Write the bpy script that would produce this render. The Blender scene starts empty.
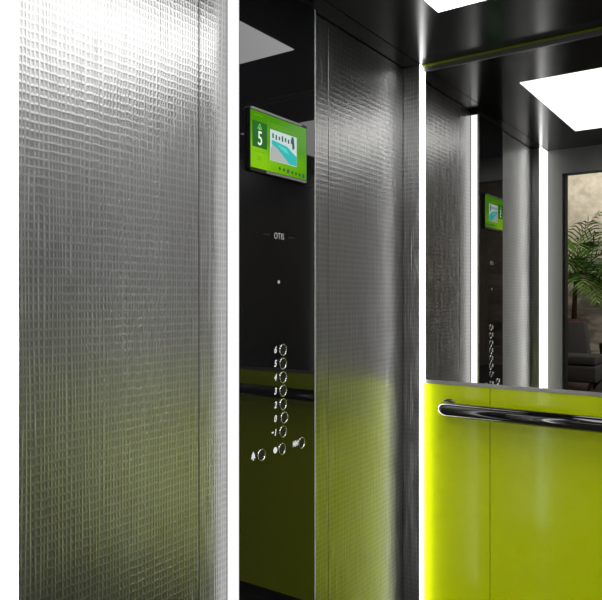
import bpy, bmesh, math, random
from mathutils import Vector, Matrix
random.seed(7)
PI = math.pi
S = bpy.context.scene
C = S.collection

# ---------------------------------------------------------------- camera, world, light, exposure
YAW = math.atan2(467, 670)          # the lens looks this far to the left of the side wall's direction
EYE = 1.27
cd = bpy.data.cameras.new('camera'); cam = bpy.data.objects.new('camera', cd); C.objects.link(cam)
cd.sensor_fit = 'HORIZONTAL'; cd.sensor_width = 36; cd.lens = 36 * 670 / 602
cd.shift_y = -2 / 602; cd.clip_start = 0.02; cd.clip_end = 60
cam.location = (0, 0, EYE); cam.rotation_euler = (PI / 2, 0, YAW)
S.camera = cam
W = bpy.data.worlds.new('world'); S.world = W; W.use_nodes = True
W.node_tree.nodes['Background'].inputs[0].default_value = (0.75, 0.8, 0.9, 1)
W.node_tree.nodes['Background'].inputs[1].default_value = 0.15
S.view_settings.view_transform = 'Standard'; S.view_settings.look = 'None'
S.view_settings.exposure = 0.0; S.view_settings.gamma = 1; S.view_settings.use_curve_mapping = False
STRIP = 2.3; CEIL = 3.3
def area(name, loc, target, size, sy, power, col=(1, 1, 1)):
    l = bpy.data.lights.new(name, 'AREA'); l.shape = 'RECTANGLE'; l.size = size; l.size_y = sy
    l.energy = power; l.color = col
    o = bpy.data.objects.new(name, l); C.objects.link(o); o.location = loc
    o.rotation_euler = (Vector(target) - Vector(loc)).to_track_quat('-Z', 'Y').to_euler()
    return o
area('lobby_wall_washer', (-2.6, -8.0, 3.9), (-2.8, -9.2, 2.7), 2.4, 0.15, 72, (1.0, 0.97, 0.93))
area('lobby_fill', (0.4, -5.0, 3.4), (-2.7, -7.6, 0.8), 0.8, 0.8, 150, (1.0, 0.97, 0.92))  # unseen fill light added to brighten the lobby furniture

area('car_fill', (-.35, -1.3, 3.4), (-.4, 2.5, .2), 1.0, 1.0, 70, (1.0, .98, .95))  # unseen fill light added to brighten the lime panels and steel

# ---------------------------------------------------------------- materials
def mat(name, col, rough=0.5, metal=0.0, coat=0.0, emis=None, es=0.0, spec=0.5, coatr=0.05):
    m = bpy.data.materials.new(name); m.use_nodes = True
    b = m.node_tree.nodes['Principled BSDF']
    b.inputs['Base Color'].default_value = (*col, 1); b.inputs['Roughness'].default_value = rough
    b.inputs['Metallic'].default_value = metal; b.inputs['Coat Weight'].default_value = coat
    b.inputs['Coat Roughness'].default_value = coatr; b.inputs['Specular IOR Level'].default_value = spec
    if emis:
        b.inputs['Emission Color'].default_value = (*emis, 1); b.inputs['Emission Strength'].default_value = es
    return m
def noise_rough(m, scale, lo, hi, bump=0.0):
    nt = m.node_tree; b = nt.nodes['Principled BSDF']
    g = nt.nodes.new('ShaderNodeNewGeometry'); n = nt.nodes.new('ShaderNodeTexNoise')
    n.inputs['Scale'].default_value = scale; n.inputs['Detail'].default_value = 4
    nt.links.new(g.outputs['Position'], n.inputs['Vector'])
    r = nt.nodes.new('ShaderNodeMapRange'); r.inputs['To Min'].default_value = lo; r.inputs['To Max'].default_value = hi
    nt.links.new(n.outputs['Fac'], r.inputs['Value']); nt.links.new(r.outputs[0], b.inputs['Roughness'])
    if bump:
        u = nt.nodes.new('ShaderNodeBump'); u.inputs['Strength'].default_value = bump; u.inputs['Distance'].default_value = 0.002
        nt.links.new(n.outputs['Fac'], u.inputs['Height']); nt.links.new(u.outputs[0], b.inputs['Normal'])
    return m
def noise_col(m, scale, c1, c2, detail=5, stretch=(1, 1, 1), bump=0.0, dist=0.004, distort=0.0, lo=0.35, hi=0.65):
    nt = m.node_tree; b = nt.nodes['Principled BSDF']
    g = nt.nodes.new('ShaderNodeNewGeometry'); mp = nt.nodes.new('ShaderNodeMapping'); mp.inputs['Scale'].default_value = stretch
    n = nt.nodes.new('ShaderNodeTexNoise'); n.inputs['Scale'].default_value = scale; n.inputs['Detail'].default_value = detail
    n.inputs['Distortion'].default_value = distort
    nt.links.new(g.outputs['Position'], mp.inputs['Vector']); nt.links.new(mp.outputs[0], n.inputs['Vector'])
    r = nt.nodes.new('ShaderNodeValToRGB')
    r.color_ramp.elements[0].position = lo; r.color_ramp.elements[1].position = hi
    r.color_ramp.elements[0].color = (*c1, 1); r.color_ramp.elements[1].color = (*c2, 1)
    nt.links.new(n.outputs['Fac'], r.inputs[0]); nt.links.new(r.outputs[0], b.inputs['Base Color'])
    if bump:
        u = nt.nodes.new('ShaderNodeBump'); u.inputs['Strength'].default_value = bump; u.inputs['Distance'].default_value = dist
        nt.links.new(n.outputs['Fac'], u.inputs['Height']); nt.links.new(u.outputs[0], b.inputs['Normal'])
    return m

def linen_steel():
    """stainless steel embossed with a woven linen grid: rows every 18 mm, irregular fine columns"""
    m = mat('linen_embossed_steel', (0.45, 0.45, 0.445), 0.29, 1.0)
    nt = m.node_tree; N = nt.nodes.new; L = nt.links.new; b = nt.nodes['Principled BSDF']
    g = N('ShaderNodeNewGeometry'); sx = N('ShaderNodeSeparateXYZ'); L(g.outputs['Position'], sx.inputs[0])
    def M(op, a, bb=None, c=None):
        n = N('ShaderNodeMath'); n.operation = op
        for i, v in enumerate((a, bb, c)):
            if v is None: continue
            if isinstance(v, (int, float)): n.inputs[i].default_value = v
            else: L(v, n.inputs[i])
        return n.outputs[0]
    u = M('ADD', sx.outputs['X'], sx.outputs['Y']); z = sx.outputs['Z']
    def noise(a, bb, detail=1.0):
        cb = N('ShaderNodeCombineXYZ'); L(a, cb.inputs[0]); L(bb, cb.inputs[1])
        n = N('ShaderNodeTexNoise'); n.inputs['Scale'].default_value = 1; n.inputs['Detail'].default_value = detail
        L(cb.outputs[0], n.inputs['Vector']); return n.outputs['Fac']
    wob = noise(M('MULTIPLY', u, 60), M('MULTIPLY', z, 4))
    ph = M('ADD', M('MULTIPLY', z, 2 * PI / 0.0185), M('MULTIPLY', wob, 2.2))
    row = M('POWER', M('MULTIPLY_ADD', M('SINE', ph), 0.5, 0.5), 2.5)
    colwob = noise(M('MULTIPLY', u, 24), M('MULTIPLY', z, 1.2))
    cph = M('ADD', M('MULTIPLY', u, 2 * PI / 0.0095), M('MULTIPLY', colwob, 15.0))
    col = M('POWER', M('MULTIPLY_ADD', M('SINE', cph), 0.5, 0.5), 2.0)
    camp = noise(M('MULTIPLY', u, 90), M('MULTIPLY', z, 9), 0)
    col = M('MULTIPLY', col, M('MULTIPLY_ADD', camp, 1.6, -0.1))
    fine = noise(M('MULTIPLY', u, 330), M('MULTIPLY', z, 14), 2)
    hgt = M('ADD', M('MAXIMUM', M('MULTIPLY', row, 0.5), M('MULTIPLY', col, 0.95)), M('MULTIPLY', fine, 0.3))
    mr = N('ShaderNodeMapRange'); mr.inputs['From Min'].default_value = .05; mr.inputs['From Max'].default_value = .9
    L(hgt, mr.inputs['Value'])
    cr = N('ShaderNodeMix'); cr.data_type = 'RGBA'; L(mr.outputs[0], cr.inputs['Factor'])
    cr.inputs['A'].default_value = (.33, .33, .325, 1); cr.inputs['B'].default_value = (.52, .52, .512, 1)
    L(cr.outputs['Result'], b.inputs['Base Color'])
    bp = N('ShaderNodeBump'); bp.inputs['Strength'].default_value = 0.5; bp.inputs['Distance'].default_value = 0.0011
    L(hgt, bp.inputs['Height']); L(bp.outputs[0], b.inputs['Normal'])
    return m
STEEL = linen_steel()
SATIN = noise_rough(mat('satin_steel', (0.25, 0.255, 0.245), 0.4, 0.6), 40, 0.36, 0.46)
DKSTEEL = noise_rough(mat('dark_steel', (0.055, 0.06, 0.058), 0.3, 1.0), 40, 0.26, 0.36)
CHROME = noise_rough(mat('polished_chrome', (0.8, 0.8, 0.78), 0.12, 1.0), 60, 0.08, 0.16)
EDGE = noise_rough(mat('bright_satin_edge', (0.85, 0.85, 0.83), 0.5, 0.3), 60, 0.45, 0.55)
TRIMGREY = noise_rough(mat('brushed_aluminium_trim', (0.42, 0.42, 0.41), 0.35, 0.8), 60, 0.3, 0.4)
BLACKGLASS = noise_rough(mat('black_glass', (0.008, 0.008, 0.009), 0.03, 0.0, spec=0.62), 5, 0.015, 0.03)
BLACKPLASTIC = noise_rough(mat('black_plastic', (0.012, 0.012, 0.013), 0.35), 80, 0.3, 0.42)
BLACKGLOSS = noise_rough(mat('glossy_black_rail', (0.006, 0.006, 0.007), 0.08, coat=1.0, spec=0.8), 20, 0.05, 0.1)
CEILBLACK = noise_rough(mat('black_ceiling_lacquer', (0.007, 0.007, 0.007), 0.2, spec=0.22), 12, 0.15, 0.2)
LIME = noise_rough(mat('lime_lacquer', (0.66, 0.80, 0.0), 0.28, coat=0.45, coatr=0.1, spec=0.3), 8, 0.24, 0.32)
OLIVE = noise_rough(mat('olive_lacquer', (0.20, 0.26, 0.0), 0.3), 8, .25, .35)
DKTRIM = noise_rough(mat('dark_aluminium_trim', (0.16, 0.16, 0.155), 0.35, 0.8), 60, 0.3, 0.4)
MIRROR = noise_rough(mat('mirror_glass', (0.52, 0.515, 0.50), 0.0, 1.0), 3, 0.0, 0.004)
WHITE = mat('white_print', (0.85, 0.85, 0.83), 0.5)
WHITE = noise_rough(WHITE, 50, 0.4, 0.6)
def emis(name, col, s):
    m = mat(name, (0.01, 0.01, 0.01), 0.6, emis=col, es=s, spec=0.08); return noise_rough(m, 30, 0.5, 0.7)
LED = emis('led_diffuser', (1, 1, 1), STRIP)
GLOWPRINT = emis('glowing_white_print', (0.95, 1, 0.95), 0.75)  # white print given a glow of its own to look brighter
LEDC = emis('column_led_diffuser', (1, 1, 1), 1.0)
LEDR = emis('column_rear_led_diffuser', (1, 1, 1), 2.0)
LEDK = emis('corner_led_diffuser', (1, 1, 1), 9.0)
CLIGHT = emis('ceiling_diffuser', (1, 1, 1), CEIL)
FLOOR = noise_col(noise_rough(mat('black_stone_floor', (0.02, 0.02, 0.02), 0.3), 9, 0.25, 0.4), 14, (0.012, 0.012, 0.012), (0.035, 0.035, 0.034))
LFLOOR = noise_col(mat('lobby_stone_floor', (0.1, 0.09, 0.08), 0.35), 5, (0.05, 0.046, 0.04), (0.09, 0.083, 0.073))
PLASTER = noise_col(mat('beige_plaster', (0.5, 0.45, 0.37), 0.8), 7, (0.36, 0.32, 0.25), (0.52, 0.47, 0.38), 9, bump=0.3)
TAUPE = noise_col(mat('taupe_sun_streaks', (0.2, 0.17, 0.14), 0.4), 1.6, (0.12, 0.105, 0.09), (0.55, 0.5, 0.43), 5, (1.0, 1, 3.2), distort=1.2)  # slanting sun and shadow streaks on the lobby wall, painted into the colour
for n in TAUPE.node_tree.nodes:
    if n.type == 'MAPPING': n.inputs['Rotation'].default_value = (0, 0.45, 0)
LCEIL = noise_rough(mat('lobby_ceiling_paint', (0.12, 0.12, 0.115), 0.8), 12, 0.7, 0.9)
FABRIC = noise_col(mat('charcoal_woven_fabric', (0.06, 0.06, 0.06), 0.9), 120, (0.045, 0.044, 0.042), (0.085, 0.083, 0.078), 3, bump=0.5)
WOOD = noise_col(mat('walnut_wood', (0.12, 0.06, 0.03), 0.45), 8, (0.10, 0.045, 0.022), (0.19, 0.095, 0.05), 4, (1, 1, 6))
CLAY = noise_col(mat('terracotta', (0.2, 0.08, 0.045), 0.7), 20, (0.16, 0.06, 0.035), (0.26, 0.11, 0.06))
SOIL = noise_col(mat('potting_soil', (0.03, 0.02, 0.015), 0.95), 60, (0.015, 0.01, 0.008), (0.05, 0.035, 0.025), bump=0.8)
LEAF = noise_col(mat('palm_leaf_green', (0.05, 0.14, 0.02), 0.4), 2.5, (0.02, 0.08, 0.012), (0.24, 0.46, 0.05), 3)
BARK = noise_col(mat('palm_stem_brown', (0.08, 0.05, 0.03), 0.8), 30, (0.05, 0.03, 0.018), (0.12, 0.08, 0.045), bump=0.6)

# ---------------------------------------------------------------- helpers
def obj(name, bm, m, parent=None, bevel=0.0, smooth=False):
    """one mesh object; its origin goes to the middle of its base"""
    bmesh.ops.recalc_face_normals(bm, faces=bm.faces[:])
    xs = [v.co for v in bm.verts]
    mn = Vector([min(c[i] for c in xs) for i in range(3)]); mx = Vector([max(c[i] for c in xs) for i in range(3)])
    o0 = Vector(((mn.x + mx.x) / 2, (mn.y + mx.y) / 2, mn.z))
    bmesh.ops.translate(bm, verts=bm.verts[:], vec=-o0)
    me = bpy.data.meshes.new(name); bm.to_mesh(me); bm.free()
    me.materials.append(m)
    if smooth:
        for p in me.polygons: p.use_smooth = True
    o = bpy.data.objects.new(name, me); C.objects.link(o)
    o.location = o0
    if parent:
        o.parent = parent; o.location = o0 - world_loc(parent)
    if bevel:
        b = o.modifiers.new('bevel', 'BEVEL'); b.width = bevel; b.segments = 3; b.limit_method = 'ANGLE'
        if smooth is False: pass
    return o
def world_loc(o):
    v = Vector(o.location)
    while o.parent: o = o.parent; v += Vector(o.location)
    return v
def box(bm, x0, x1, y0, y1, z0, z1, M=None):
    r = bmesh.ops.create_cube(bm, size=1)
    for v in r['verts']:
        v.co = Vector((x0 + (v.co.x + .5) * (x1 - x0), y0 + (v.co.y + .5) * (y1 - y0), z0 + (v.co.z + .5) * (z1 - z0)))
        if M: v.co = M @ v.co
    return bm
def B(*boxes):
    bm = bmesh.new()
    for b in boxes: box(bm, *b)
    return bm
def tube(bm, pts, rad, seg=20, cap=True):
    pts = [Vector(p) for p in pts]; rings = []
    up = None
    for i, p in enumerate(pts):
        d = (pts[min(i + 1, len(pts) - 1)] - pts[max(i - 1, 0)]).normalized()
        if up is None: up = Vector((0, 0, 1)) if abs(d.z) < .9 else Vector((1, 0, 0))
        s = d.cross(up).normalized(); up2 = s.cross(d).normalized()
        r = rad[i] if isinstance(rad, (list, tuple)) else rad
        rings.append([bm.verts.new(p + r * (math.cos(2 * PI * k / seg) * s + math.sin(2 * PI * k / seg) * up2)) for k in range(seg)])
    for a, b in zip(rings, rings[1:]):
        for k in range(seg): bm.faces.new((a[k], a[(k + 1) % seg], b[(k + 1) % seg], b[k]))
    if cap: bm.faces.new(rings[0]); bm.faces.new(rings[-1])
    return bm
def lathe(bm, prof, M, seg=36):
    """prof: (radius, height) pairs; M places it"""
    rings = []
    for r, h in prof:
        rings.append([bm.verts.new(M @ Vector((max(r, 1e-4) * math.cos(2 * PI * k / seg), max(r, 1e-4) * math.sin(2 * PI * k / seg), h))) for k in range(seg)])
    for a, b in zip(rings, rings[1:]):
        for k in range(seg): bm.faces.new((a[k], a[(k + 1) % seg], b[(k + 1) % seg], b[k]))
    if prof[0][0] > 0: bm.faces.new(rings[0])
    bm.faces.new(rings[-1]) if prof[-1][0] > 1e-4 else None
    return bm
def empty(name, loc):
    o = bpy.data.objects.new(name, None); C.objects.link(o); o.location = loc; o.empty_display_size = .1; return o
def tag(o, label, cat, group=None):
    o['label'] = label; o['category'] = cat
    if group: o['group'] = group
    return o
def struct(o): o['kind'] = 'structure'; return o
# things on the left wall face +x: local (right, up, out) -> world (y, z, x)
def onwall(x, y, z): return Matrix(((0, 0, 1, x), (1, 0, 0, y), (0, 1, 0, z), (0, 0, 0, 1)))
def prism(bm, poly, M, d=0.0006):
    """a flat outline given a real thickness"""
    a = [bm.verts.new(M @ Vector((p[0], p[1], 0))) for p in poly]; b = [bm.verts.new(M @ Vector((p[0], p[1], d))) for p in poly]
    n = len(poly); bm.faces.new(a[::-1]); bm.faces.new(b)
    for i in range(n): bm.faces.new((a[i], a[(i + 1) % n], b[(i + 1) % n], b[i]))
    return bm
def disc(bm, cx, cy, r, M, d=0.0006, seg=20, sx=1.0):
    return prism(bm, [(cx + sx * r * math.cos(2 * PI * k / seg), cy + r * math.sin(2 * PI * k / seg)) for k in range(seg)], M, d)
def text_bm(s, size, M, shear=0.0, thick=0.0006, bold=0.0, sx=1.0, space=1.0):
    cu = bpy.data.curves.new('lettering', 'FONT'); cu.body = s; cu.size = size; cu.align_x = 'CENTER'; cu.align_y = 'CENTER'
    cu.extrude = thick; cu.shear = shear; cu.offset = bold; cu.space_character = space
    o = bpy.data.objects.new('lettering', cu); C.objects.link(o)
    bpy.context.view_layer.update()
    me = bpy.data.meshes.new_from_object(o.evaluated_get(bpy.context.evaluated_depsgraph_get()))
    bm = bmesh.new(); bm.from_mesh(me); bpy.data.objects.remove(o); bpy.data.meshes.remove(me)
    cx = [v.co.x for v in bm.verts]; cy = [v.co.y for v in bm.verts]
    mx, my = (min(cx) + max(cx)) / 2, (min(cy) + max(cy)) / 2
    for v in bm.verts: v.co = M @ Vector(((v.co.x - mx) * sx, v.co.y - my, v.co.z))
    return bm

# ---------------------------------------------------------------- the car: main planes
XW = -1.2313      # face of the left wall's steel
XR = 0.45         # right wall
YB = 2.5          # rear return face
YM = 2.525        # mirror and lime face
YF = 0.60         # inner face of the front wall
ZC = 2.217        # ceiling
FZ = -.16          # car floor
OX0, OX1, OZ = -1.075, 0.351, 2.062   # doorway
struct(obj('floor', B((XW - .06, XR + .06, YF - .1, YM + .08, FZ - .05, FZ)), FLOOR))
struct(obj('wall_left', B((XW - .05, XW - .014, YF, YM + .05, FZ, ZC)), DKSTEEL))
struct(obj('wall_back', B((XW - .05, XR + .05, YM + .03, YM + .06, FZ, ZC)), DKSTEEL))
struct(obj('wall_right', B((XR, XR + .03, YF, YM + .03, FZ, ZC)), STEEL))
struct(obj('wall_front', B((XW - .06, OX0, YF - .1, YF, FZ, ZC + .02), (OX1, XR + .06, YF - .1, YF, FZ, ZC + .02), (OX0, OX1, YF - .1, YF, OZ, ZC + .02)), SATIN))
# light panel rectangle in the ceiling
LX0, LX1, LY0, LY1 = -0.900, 0.120, 1.040, 2.085
zc1 = ZC + .04
XS = -1.155
struct(obj('ceiling', B((XS, LX0, YF, YM + .03, ZC, zc1), (LX1, XR, YF, YM + .03, ZC, zc1), (LX0, LX1, YF, LY0, ZC, zc1), (LX0, LX1, LY1, YM + .03, ZC, zc1)), CEILBLACK))
struct(obj('trim_1', B((XW - .03, XS - .003, YF, YM + .03, ZC - .001, zc1)), CEILBLACK))
struct(obj('baseboard_back', B((XS + .01, XR - .084, YM - .004, YM + .03, FZ, FZ + .045)), BLACKPLASTIC))
struct(obj('trim_2', B((OX0, OX0 + .012, YF - .098, YF - .03, FZ, OZ), (OX1 - .012, OX1, YF - .098, YF - .03, FZ, OZ)), DKSTEEL))

t = tag(empty('ceiling_light', ((LX0 + LX1) / 2, (LY0 + LY1) / 2, ZC)), 'large square white light panel set flush in the black ceiling', 'ceiling light')
obj('diffuser', B((LX0 + .004, LX1 - .004, LY0 + .004, LY1 - .004, ZC - .001, ZC + .01)), CLIGHT, t)
obj('housing', B((LX0, LX1, LY0, LY1, ZC + .012, ZC + .05)), BLACKPLASTIC, t)

# steel panels of the left wall; the seams between them are real gaps
G = .0016
def panel(y0, y1, label, group=None):
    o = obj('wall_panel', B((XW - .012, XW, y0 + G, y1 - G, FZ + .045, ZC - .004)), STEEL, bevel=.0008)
    return tag(o, label, 'wall panel')
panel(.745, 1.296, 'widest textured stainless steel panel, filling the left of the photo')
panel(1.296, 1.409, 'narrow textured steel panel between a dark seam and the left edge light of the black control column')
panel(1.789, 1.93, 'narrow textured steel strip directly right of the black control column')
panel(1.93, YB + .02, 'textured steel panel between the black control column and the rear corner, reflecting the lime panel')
struct(obj('baseboard_left', B((XW - .013, XW - .003, .745, 1.406, FZ, FZ + .043), (XW - .013, XW - .003, 1.79, YB, FZ, FZ + .043)), BLACKPLASTIC))
tag(obj('corner_panel', B((XW + .0015, XS - .003, YB, YM + .028, FZ, ZC - .002)), STEEL, bevel=.0006), 'slim textured steel corner panel left of the light strip beside the mirror', 'wall panel')
tag(obj('corner_panel', B((XW - .012, -1.176, YF + .002, .730, FZ, ZC - .002)), STEEL, bevel=.0006), 'slim textured steel corner panel beside the doorway, seen only in the mirror', 'wall panel')

# lit strips
tag(obj('light_strip', B((XS - .002, XS + .001, YB + .0005, YM + .006, FZ + .004, ZC - .003)), LEDK), 'white vertical light strip in the rear corner left of mirror and lime panel', 'light strip', None)
tag(obj('light_strip', B((-1.175, -1.163, YF + .001, .7305, FZ + .004, ZC - .003)), LED), 'broad white light strip at the doorway corner, along the left edge of the photo', 'light strip')

tag(obj('corner_panel', B((XR - .076, XR - .0015, YB, YM + .028, FZ, ZC - .002)), STEEL, bevel=.0006), 'added slim textured steel corner panel at the right end of the lime panels, outside the photo', 'wall panel')  # unseen panel added with its strip so the steel has something to reflect
tag(obj('light_strip', B((XR - .080, XR - .0765, YB + .0005, YM - .001, FZ + .004, ZC - .003)), LEDK), 'added white vertical light strip in the rear right corner, outside the photo', 'light strip')  # unseen strip added to brighten the left steel
tag(obj('light_strip', B((XR - .07, XR - .058, YF + .001, .7375, FZ + .004, ZC - .003), (XR - .07, XR - .045, .7375, .742, FZ + .004, ZC - .003)), LED), 'added broad white light strip at the right side of the doorway, outside the photo', 'light strip')  # unseen strip added for the left steel to reflect
tag(obj('corner_panel', B((XR - .0575, XR - .001, YF + .002, .7365, FZ, ZC - .002)), STEEL, bevel=.0006), 'added slim textured steel corner panel right of the doorway, outside the photo', 'wall panel')  # unseen panel added behind the right doorway strip

strip = [o for o in C.objects if o.get('label', '').startswith('broad white light strip at the doorway corner')][0]
obj('added_glow_edge', B((-1.180, -1.163, .7307, .734, FZ + .004, ZC - .003)), LEDK, strip)  # glowing edge added to throw light onto the steel panel behind it

# ---------------------------------------------------------------- control column
PX = -1.190
PY0, PY1 = 1.411, 1.7835
t = tag(empty('control_panel', (-1.21, (PY0 + PY1) / 2, FZ)), 'tall glossy black control column with a vertical row of round lift buttons', 'control panel')
obj('face_plate', B((PX - .004, PX, PY0, PY1, FZ, ZC - .024)), BLACKGLASS, t, bevel=.0005)
obj('column_body', B((XW + .001, PX - .0045, PY0 + .003, PY1 - .003, FZ, ZC - .002)), BLACKPLASTIC, t)
o = obj('edge_trim', B((PX - .006, PX + .0012, PY1, PY1 + .0035, FZ, ZC - .024)), EDGE, t); o['label'] = 'bright chrome edge'
o = obj('side_light', B((XW + .002, PX - .001, PY0 - .0035, PY0 - .0002, FZ, ZC - .026)), LEDC, t); o['label'] = 'glowing white side facing the doorway'
o = obj('side_light', B((XW + .002, PX - .0065, PY1 + .0002, PY1 + .0035, FZ, ZC - .026)), LEDR, t); o['label'] = 'glowing white side facing the rear corner'
def ring_bm(y, z, r=.0180):
    bm = bmesh.new()
    lathe(bm, [(r - .0032, 0), (r - .0032, .0022), (r - .0018, .0034), (r - .0003, .0028), (r, 0)], onwall(PX, y, z), 40); return bm
def cap_bm(y, z, r=.0146):
    bm = bmesh.new(); lathe(bm, [(r, 0), (r, .0012), (r * .93, .0020), (r * .5, .0014), (0, .0012)], onwall(PX, y, z), 32); return bm
def digit(s, y, z):
    return text_bm(s, .0270, onwall(PX + .0002, y, z), shear=.25, bold=.0005, sx=.82)
CAPM = noise_rough(mat('dark_button_cap', (0.035, 0.037, 0.034), 0.3, 0.6), 200, 0.25, 0.4)
BY = 1.6116
zs = [1.1147 - k * .04058 for k in range(7)]
for s, z in zip(['6', '5', '4', '3', '2', '0', '-1'], zs):
    y = BY + (.006 if s == '0' else 0)
    b = obj('button', cap_bm(y, z), CAPM, t, smooth=True); b['label'] = 'round button marked ' + s
    obj('button_ring', ring_bm(y, z), CHROME, b, smooth=True)
    bm = digit(s[-1], 1.576, z + .003)
    if s == '-1': prism(bm, [(-.0185, -.0005), (-.0095, -.0005), (-.0095, .0035), (-.0185, .0035)], onwall(PX + .0002, 1.576, z + .003))
    obj('button_number', bm, GLOWPRINT, b)
# bell, door opening and dot buttons
b = obj('button', cap_bm(1.508, .8211), CAPM, t, smooth=True); b['label'] = 'lowest left button with a bell sign'
obj('button_ring', ring_bm(1.508, .8211), CHROME, b, smooth=True)
bm = bmesh.new(); M = onwall(PX + .0002, 1.4716, .8235)
prism(bm, [(-.010, -.006), (.010, -.006), (.007, -.002), (.0062, .005), (.003, .009), (0, .010), (-.003, .009), (-.0062, .005), (-.007, -.002)], M)
disc(bm, 0, -.009, .0026, M); disc(bm, 0, .0115, .0016, M)
obj('bell_sign', bm, GLOWPRINT, b)
b = obj('button', cap_bm(1.6066, .820), CAPM, t, smooth=True); b['label'] = 'button with a white dot sign below the floor buttons'
obj('button_ring', ring_bm(1.6066, .820), CHROME, b, smooth=True)
bm = bmesh.new(); disc(bm, 0, 0, .0092, onwall(PX + .0002, 1.5745, .822))
obj('dot_sign', bm, GLOWPRINT, b)
b = obj('button', cap_bm(1.7084, .8198), CAPM, t, smooth=True); b['label'] = 'lowest right button with a door sign'
obj('button_ring', ring_bm(1.7084, .8198), CHROME, b, smooth=True)
bm = bmesh.new(); M = onwall(PX + .0002, 1.6765, .8235)
for s in (-1, 1):
    prism(bm, [(s * .0010, -.009), (s * .0032, -.009), (s * .0032, .009), (s * .0010, .009)], M)
    prism(bm, [(s * .0048, -.0065), (s * .0048, .0065), (s * .0100, 0)], M)
    prism(bm, [(s * .0105, -.009), (s * .0125, -.009), (s * .0125, .009), (s * .0105, .009)], M)
obj('door_open_sign', bm, GLOWPRINT, b)
LOGO = noise_rough(mat('logo_grey', (0.75, 0.75, 0.75), 0.45), 90, 0.3, 0.5)
obj('maker_name', text_bm('OTIS', .0262, onwall(PX + .0002, 1.5935, 1.4535), sx=.80, space=1.16), LOGO, t)
obj('name_dash', B((PX, PX + .0008, 1.517, 1.550, 1.4525, 1.4555)), BLACKPLASTIC, t)
obj('name_dash', B((PX, PX + .0008, 1.641, 1.674, 1.4525, 1.4555)), BLACKPLASTIC, t)
bm = bmesh.new(); lathe(bm, [(.0055, 0), (.0055, .001), (.003, .0016), (0, .0018)], onwall(PX, 1.5916, 1.3174), 20)
obj('indicator_lens', bm, LOGO, t, smooth=True)

# ---------------------------------------------------------------- display
SY0, SY1, SZ0, SZ1 = 1.4435, 1.7225, 1.6265, 1.805
DX = PX + .012
d = tag(empty('display_screen', (PX, (SY0 + SY1) / 2, SZ0)), 'lit green information screen reading 5 above the buttons on the black column', 'screen')
def rrect(x0, x1, y0, y1, r, n=5):
    p = []
    for cx, cy, a0 in ((x1 - r, y1 - r, 0), (x0 + r, y1 - r, 90), (x0 + r, y0 + r, 180), (x1 - r, y0 + r, 270)):
        for k in range(n + 1):
            a = math.radians(a0 + 90 * k / n); p.append((cx + r * math.cos(a), cy + r * math.sin(a)))
    return p
O = onwall(PX + .0002, 0, 0)
bm = bmesh.new(); prism(bm, rrect(SY0, SY1, SZ0, SZ1, .006), O, .0108); obj('housing', bm, BLACKPLASTIC, d)
ow = lambda dx: onwall(DX + dx, 0, 0)
def em(name, c, s=1.0): return emis(name, c, s)
GREEN = mat('screen_green', (0.004, 0.01, 0.0), 0.12, spec=0.15)
nt = GREEN.node_tree; bs = nt.nodes['Principled BSDF']
tc = nt.nodes.new('ShaderNodeTexCoord'); nz = nt.nodes.new('ShaderNodeTexNoise'); nz.inputs['Scale'].default_value = 1.4; nz.inputs['Detail'].default_value = 0
rp = nt.nodes.new('ShaderNodeValToRGB'); rp.color_ramp.elements[0].color = (0.06, 0.26, 0.003, 1); rp.color_ramp.elements[1].color = (0.22, 0.52, 0.006, 1)
rp.color_ramp.elements[0].position = .35; rp.color_ramp.elements[1].position = .6
nt.links.new(tc.outputs['Generated'], nz.inputs['Vector']); nt.links.new(nz.outputs['Fac'], rp.inputs[0])
nt.links.new(rp.outputs[0], bs.inputs['Emission Color']); bs.inputs['Emission Strength'].default_value = 1.0
bm = bmesh.new(); prism(bm, rrect(SY0 + .003, SY1 - .003, SZ0 + .009, SZ1 - .009, .002), ow(-.001), .001); obj('lit_screen', bm, GREEN, d)
bm = bmesh.new(); prism(bm, [(SY0 + .001, SZ1 - .0068), (SY1 - .03, SZ1 - .0068), (SY1 - .03, SZ1 - .001), (SY0 + .006, SZ1 - .0005)], ow(-.001), .0016); o = obj('bezel_reflection', bm, TRIMGREY, d); o['label'] = 'silver reflection along the upper edge'  # reflected light on the dark bezel, modelled as a silver bar
bm = bmesh.new(); prism(bm, [(SY0 + .075, SZ0 + .0005), (SY1 - .006, SZ0 + .0005), (SY1 - .001, SZ0 + .0068), (SY0 + .075, SZ0 + .0068)], ow(-.001), .0016); o = obj('bezel_reflection', bm, TRIMGREY, d); o['label'] = 'silver reflection along the lower edge'  # partial silver bar, again standing for a reflection on the bezel
SW, SH = SY1 - SY0, SZ1 - SZ0
def sp(u, v): return (SY0 + u * SW, SZ1 - v * SH)      # u to the right, v down, both 0..1 on the display
def rect(u0, v0, u1, v1): return [sp(u0, v1), sp(u1, v1), sp(u1, v0), sp(u0, v0)]
DG = em('screen_dark_green', (0.015, 0.13, 0.01)); PAL = em('screen_pale', (0.85, 0.95, 0.85)); MG = em('screen_mid_green', (0.13, 0.36, 0.005))
MINT = em('screen_mint', (0.2, 0.6, 0.15))
bm = bmesh.new(); prism(bm, rect(.035, .21, .27, .62), ow(0), .0004); obj('floor_field', bm, DG, d)
obj('floor_number', text_bm('5', .056, onwall(DX + .0006, *sp(.155, .47)), bold=.0003, sx=.8, thick=.0003), PAL, d)
bm = bmesh.new(); M = ow(.0005)
cx, cy = sp(.15, .30)
prism(bm, [(cx - .011, cy - .005), (cx - .008, cy - .005), (cx, cy + .008), (cx, cy + .012)], M, .0003)
prism(bm, [(cx + .011, cy - .005), (cx, cy + .012), (cx, cy + .008), (cx + .008, cy - .005)], M, .0003)
prism(bm, [(cx - .006, cy - .006), (cx + .006, cy - .006), (cx, cy + .002)], M, .0003)
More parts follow.
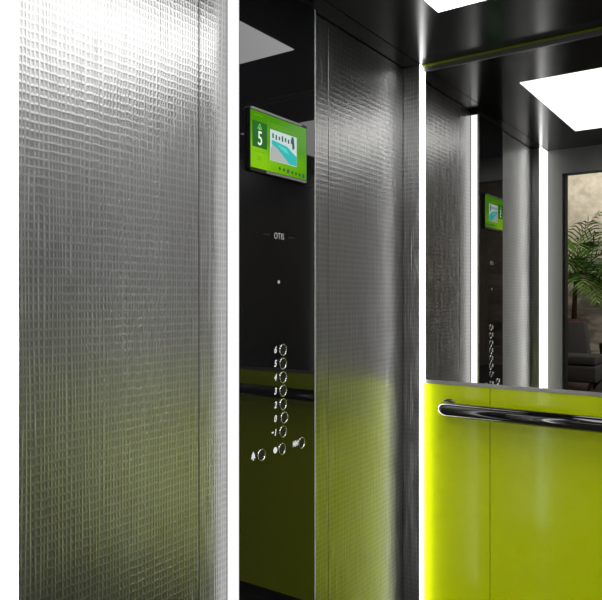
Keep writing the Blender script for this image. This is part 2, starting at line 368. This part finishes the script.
obj('up_arrow', bm, MINT, d)
bm = bmesh.new()
for (u0, u1, v) in ((.33, .62, .17), (.33, .88, .205), (.05, .24, .68), (.33, .43, .86), (.33, .39, .90), (.06, .2, .11)):
    prism(bm, rect(u0, v, u1, v + .010), M, .0002)
prism(bm, rect(.290, .12, .295, .93), M, .0002)
for k in range(6): prism(bm, rect(.11 + .025 * (k % 3), .76 + .035 * (k // 3), .125 + .025 * (k % 3), .78 + .035 * (k // 3)), M, .0002)
obj('text_line', bm, MG, d)
# the pool picture on the screen
SKYP = em('picture_pale_blue', (0.55, 0.68, 0.66)); TEAL = em('picture_pool_teal', (0.03, 0.46, 0.44)); DECK = em('picture_deck', (0.42, 0.44, 0.42)); DARKP = em('picture_dark', (0.05, 0.09, 0.08))
TEAL2 = em('picture_pool_light_teal', (0.10, 0.60, 0.55))
p = obj('pool_picture', prism(bmesh.new(), rect(.325, .265, .80, .765), ow(0), .0004), SKYP, d)
obj('deck_area', prism(bmesh.new(), [sp(.33, .60), sp(.33, .76), sp(.72, .76), sp(.5, .55), sp(.36, .50)], ow(.0005), .0002), DECK, p)
obj('pool_water', prism(bmesh.new(), [sp(.35, .43), sp(.62, .47), sp(.795, .60), sp(.795, .76), sp(.66, .75), sp(.46, .56), sp(.35, .50)], ow(.0008), .0002), TEAL, p)
obj('pool_highlight', prism(bmesh.new(), [sp(.44, .48), sp(.60, .51), sp(.66, .60), sp(.52, .55)], ow(.0011), .0002), TEAL2, p)
bm = bmesh.new()
for k in range(7): prism(bm, rect(.36 + .055 * k, .32 + .012 * (k % 3), .385 + .055 * k, .40 + .01 * (k % 2)), ow(.0006), .0002)
prism(bm, [sp(.70, .28), sp(.74, .28), sp(.76, .46), sp(.72, .50)], ow(.0006), .0002)
obj('lounger_silhouette', bm, DARKP, p)
for k, uu in enumerate((.49, .565, .64, .715, .785, .855, .925)):
    bm = bmesh.new(); cx, cy = sp(uu, .865 + .004 * k); disc(bm, cx, cy, .0066 if k in (2, 6) else .005, ow(.0005), .0003)
    obj('screen_icon', bm, DARKP if k in (2, 6) else DG, d)

# ---------------------------------------------------------------- rear wall: mirror, lime panels, handrail
ZM = EYE - .331
m_ = tag(empty('wall_mirror', ((XS + XR) / 2, YM, ZM)), 'large wall mirror above the lime panels, reflecting the car and the lobby', 'mirror')
obj('mirror_glass', B((XS + .0014, XR - .084, YM, YM + .006, ZM, ZC - .026)), MIRROR, m_)
o = obj('bottom_trim', B((XS + .0014, XR - .084, YM - .003, YM + .01, ZM - .0135, ZM)), TRIMGREY, m_); o['label'] = 'grey metal lower edge'
o = obj('top_trim', B((XS + .0014, XR - .084, YM - .006, YM + .01, ZC - .026, ZC - .008)), DKTRIM, m_); o['label'] = 'grey metal upper edge'
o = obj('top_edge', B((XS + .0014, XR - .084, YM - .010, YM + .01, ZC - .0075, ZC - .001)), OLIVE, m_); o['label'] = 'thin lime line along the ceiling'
XSEAM = -.8755
for x0, x1, lab in ((XS + .0006, XSEAM, 'narrow glossy lime panel under the mirror, between corner light strip and dark seam'),
                    (XSEAM, XR - .084, 'wide glossy lime green panel under the mirror, right of the dark seam')):
    tag(obj('lime_panel', B((x0 + .0012, x1 - .0012, YM, YM + .02, FZ + .046, ZM - .0145)), LIME, bevel=.0006), lab, 'wall panel')
ZR = EYE - .434; YR = 2.462; RR = .0275
h = tag(empty('handrail', ((-1.043 + .25) / 2, YM, ZR)), 'round glossy black handrail across the lime panels', 'handrail')
pts = []
for k in range(9):
    a = k / 8 * PI / 2
    pts.append((-1.043 + .030 * (1 - math.sin(a)) - .032, YR + .030 * (1 - math.cos(a)), ZR))
pts = [(-1.043 + .030 * (1 - math.cos(PI / 2 * k / 8)) - .0, YR + .030 * (1 - math.sin(PI / 2 * k / 8)), ZR) for k in range(9)]
pts = [(-1.043, YM - .004, ZR)] + pts
right = [(-.793 - p[0], p[1], ZR) for p in pts[::-1]]
bm = bmesh.new(); tube(bm, pts + right, RR, 32); obj('rail', bm, BLACKGLOSS, h, smooth=True)
for x in (-1.043, .25):
    bm = bmesh.new(); lathe(bm, [(.034, 0), (.034, .003), (.031, .006), (.0278, .006)], Matrix(((1, 0, 0, x), (0, 0, -1, YM - .0002), (0, 1, 0, ZR), (0, 0, 0, 1))), 32)
    o = obj('wall_bracket', bm, BLACKGLOSS, h, smooth=True)

# ---------------------------------------------------------------- the lobby, seen in the mirror through the doorway
LXa, LXb, LYa, LZ = -5.2, 2.6, -9.2, 4.1
struct(obj('floor', B((LXa, LXb, LYa, YF - .1, FZ - .05, FZ)), LFLOOR))
struct(obj('ceiling', B((LXa, LXb, LYa, YF - .1, LZ, LZ + .05)), LCEIL))
struct(obj('wall_lobby_rear', B((LXa, LXb, LYa - .1, LYa, 2.05, LZ)), PLASTER))
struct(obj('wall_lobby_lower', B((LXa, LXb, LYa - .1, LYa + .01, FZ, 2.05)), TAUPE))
struct(obj('wall_lobby_left', B((LXa - .1, LXa, LYa, YF - .1, FZ, LZ)), PLASTER))
struct(obj('wall_lobby_right', B((LXb, LXb + .1, LYa, YF - .1, FZ, LZ)), PLASTER))
struct(obj('wall_lobby_front', B((LXa, XW - .062, YF - .2, YF - .1, FZ, LZ), (XR + .062, LXb, YF - .2, YF - .1, FZ, LZ), (XW - .062, XR + .062, YF - .2, YF - .101, ZC + .021, LZ)), PLASTER))

def soft(bm_fn, name, parent, m, bev=.03):
    o = obj(name, bm_fn, m, parent); b = o.modifiers.new('bevel', 'BEVEL'); b.width = bev; b.segments = 4
    for p in o.data.polygons: p.use_smooth = True
    return o
def armchair(x, y, label):
    a = tag(empty('armchair', (x, y, FZ)), label, 'armchair', None)
    soft(B((x - .36, x + .36, y - .36, y + .36, FZ + .14, FZ + .40)), 'seat_base', a, FABRIC, .035)
    soft(B((x - .35, x + .35, y - .25, y + .36, FZ + .405, FZ + .55)), 'seat_cushion', a, FABRIC, .035)
    bm = bmesh.new(); box(bm, -.35, .16, -.16, .0, 0, .66, Matrix.Translation((x, y - .2, FZ + .42)) @ Matrix.Rotation(math.radians(12), 4, 'X'))
    for v in bm.verts:
        if v.co.z > .6 and v.co.x > x: v.co.x -= .10
    soft(bm, 'backrest', a, FABRIC, .045)
    for sx in (-1, 1):
        for sy in (-1, 1):
            bm = bmesh.new(); tube(bm, [(x + sx * .20, y + sy * .22, FZ), (x + sx * .27, y + sy * .27, FZ + .139)], [.022, .045], 4)
            obj('leg', bm, WOOD, a)
    return a
armchair(-2.47, -6.10, 'charcoal fabric armchair with wooden legs in front of the palm, seen in the mirror')
armchair(-1.66, -6.45, 'second charcoal fabric armchair, cut off by the right edge of the mirror reflection')
bt = tag(empty('side_table', (-2.0, -8.4, FZ)), 'low dark table against the lobby wall behind the armchairs', 'table')
obj('table_top', B((-2.55, -1.4, -8.6, -8.2, FZ + .50, FZ + .60)), BLACKPLASTIC, bt, bevel=.004)
for sx in (-2.52, -1.43):
    for sy in (-8.57, -8.23): obj('leg', B((sx - .02, sx + .02, sy - .02, sy + .02, FZ, FZ + .499)), BLACKPLASTIC, bt)

PXc, PYc = -3.0, -8.25
pl = tag(empty('potted_palm', (PXc, PYc, FZ)), 'tall green palm with arching feathered fronds in a terracotta planter, seen in the mirror', 'plant')
bm = bmesh.new(); lathe(bm, [(.15, 0), (.15, .02), (.16, .96), (.172, 1.0), (.172, 1.04), (.15, 1.04), (.145, 1.0), (.0, .99)], Matrix.Translation((PXc, PYc, FZ)), 36); obj('planter', bm, CLAY, pl, smooth=True)
bm = bmesh.new(); lathe(bm, [(.143, 1.0), (.10, 1.02), (0, 1.025)], Matrix.Translation((PXc, PYc, FZ)), 24); obj('soil', bm, SOIL, pl, smooth=True)
bm = bmesh.new(); tube(bm, [(PXc, PYc, FZ + 1.0), (PXc + .02, PYc, 1.4), (PXc + .05, PYc + .02, 1.72)], [.05, .04, .032], 12); obj('trunk', bm, BARK, pl, smooth=True)
cr = Vector((PXc + .05, PYc + .02, 1.70))
rnd = random.Random(11)
def frond(az, el, ln, droop):
    ln *= 1.25
    bm = bmesh.new(); P = []
    n = 26
    for i in range(n + 1):
        s = i / n; r = ln * s
        e = el - droop * s * s
        if i == 0: P.append(cr.copy())
        else: P.append(P[-1] + Vector((math.cos(az) * math.cos(e), math.sin(az) * math.cos(e), math.sin(e))) * (ln / n))
    tube(bm, P, [.011 * (1 - .85 * i / n) for i in range(n + 1)], 6)
    for i in range(3, n, 2):
        T = (P[i + 1] - P[i - 1]).normalized(); side = T.cross(Vector((0, 0, 1)))
        if side.length < .05: side = Vector((1, 0, 0))
        side.normalize(); upv = side.cross(T).normalized()
        s = i / n; L = ln * .47 * math.sin(PI * (.12 + .85 * s)) ** .7
        for sg in (-1, 1):
            dr = (side * sg * .8 + T * .75 + upv * rnd.uniform(-.05, .25)).normalized()
            w = .026
            a = P[i]; tip = a + dr * L + Vector((0, 0, -.28 * L * rnd.uniform(.6, 1.5)))
            mid = a + dr * L * .5 + Vector((0, 0, -.03 * L))
            wv = T * w
            th = upv * .0015
            v = [bm.verts.new(q) for q in (a - wv * .4, a + wv * .4, mid + wv * .6, tip, mid - wv * .6)]
            bm.faces.new(v)
            v2 = [bm.verts.new(q.co - th) for q in v]
            bm.faces.new(v2[::-1])
            for k in range(5): bm.faces.new((v[k], v2[k], v2[(k + 1) % 5], v[(k + 1) % 5]))
    return bm
for az, el, ln, dr in ((60, 75, .95, 1.0), (20, 62, 1.0, 1.3), (-15, 50, 1.0, 1.5), (5, 30, 1.05, 1.4), (45, 25, .95, 1.5), (90, 35, .9, 1.5),
                       (30, 5, .95, 1.3), (70, 5, .8, 1.4), (-20, 10, .9, 1.3), (130, 60, .8, 1.3), (170, 40, .8, 1.5), (110, 10, .8, 1.4), (-5, -10, .8, 1.0), (50, -15, .75, 1.0), (0, 85, 1.0, .7), (15, 45, 1.1, 1.6), (35, 78, 1.0, 1.9), (-40, 65, .95, 1.4), (75, 55, 1.0, 1.6), (0, -45, .65, .5), (-60, 30, .8, 1.5), (10, 18, 1.0, 1.7)):
    obj('frond', frond(math.radians(az), math.radians(el), ln, dr), LEAF, pl)
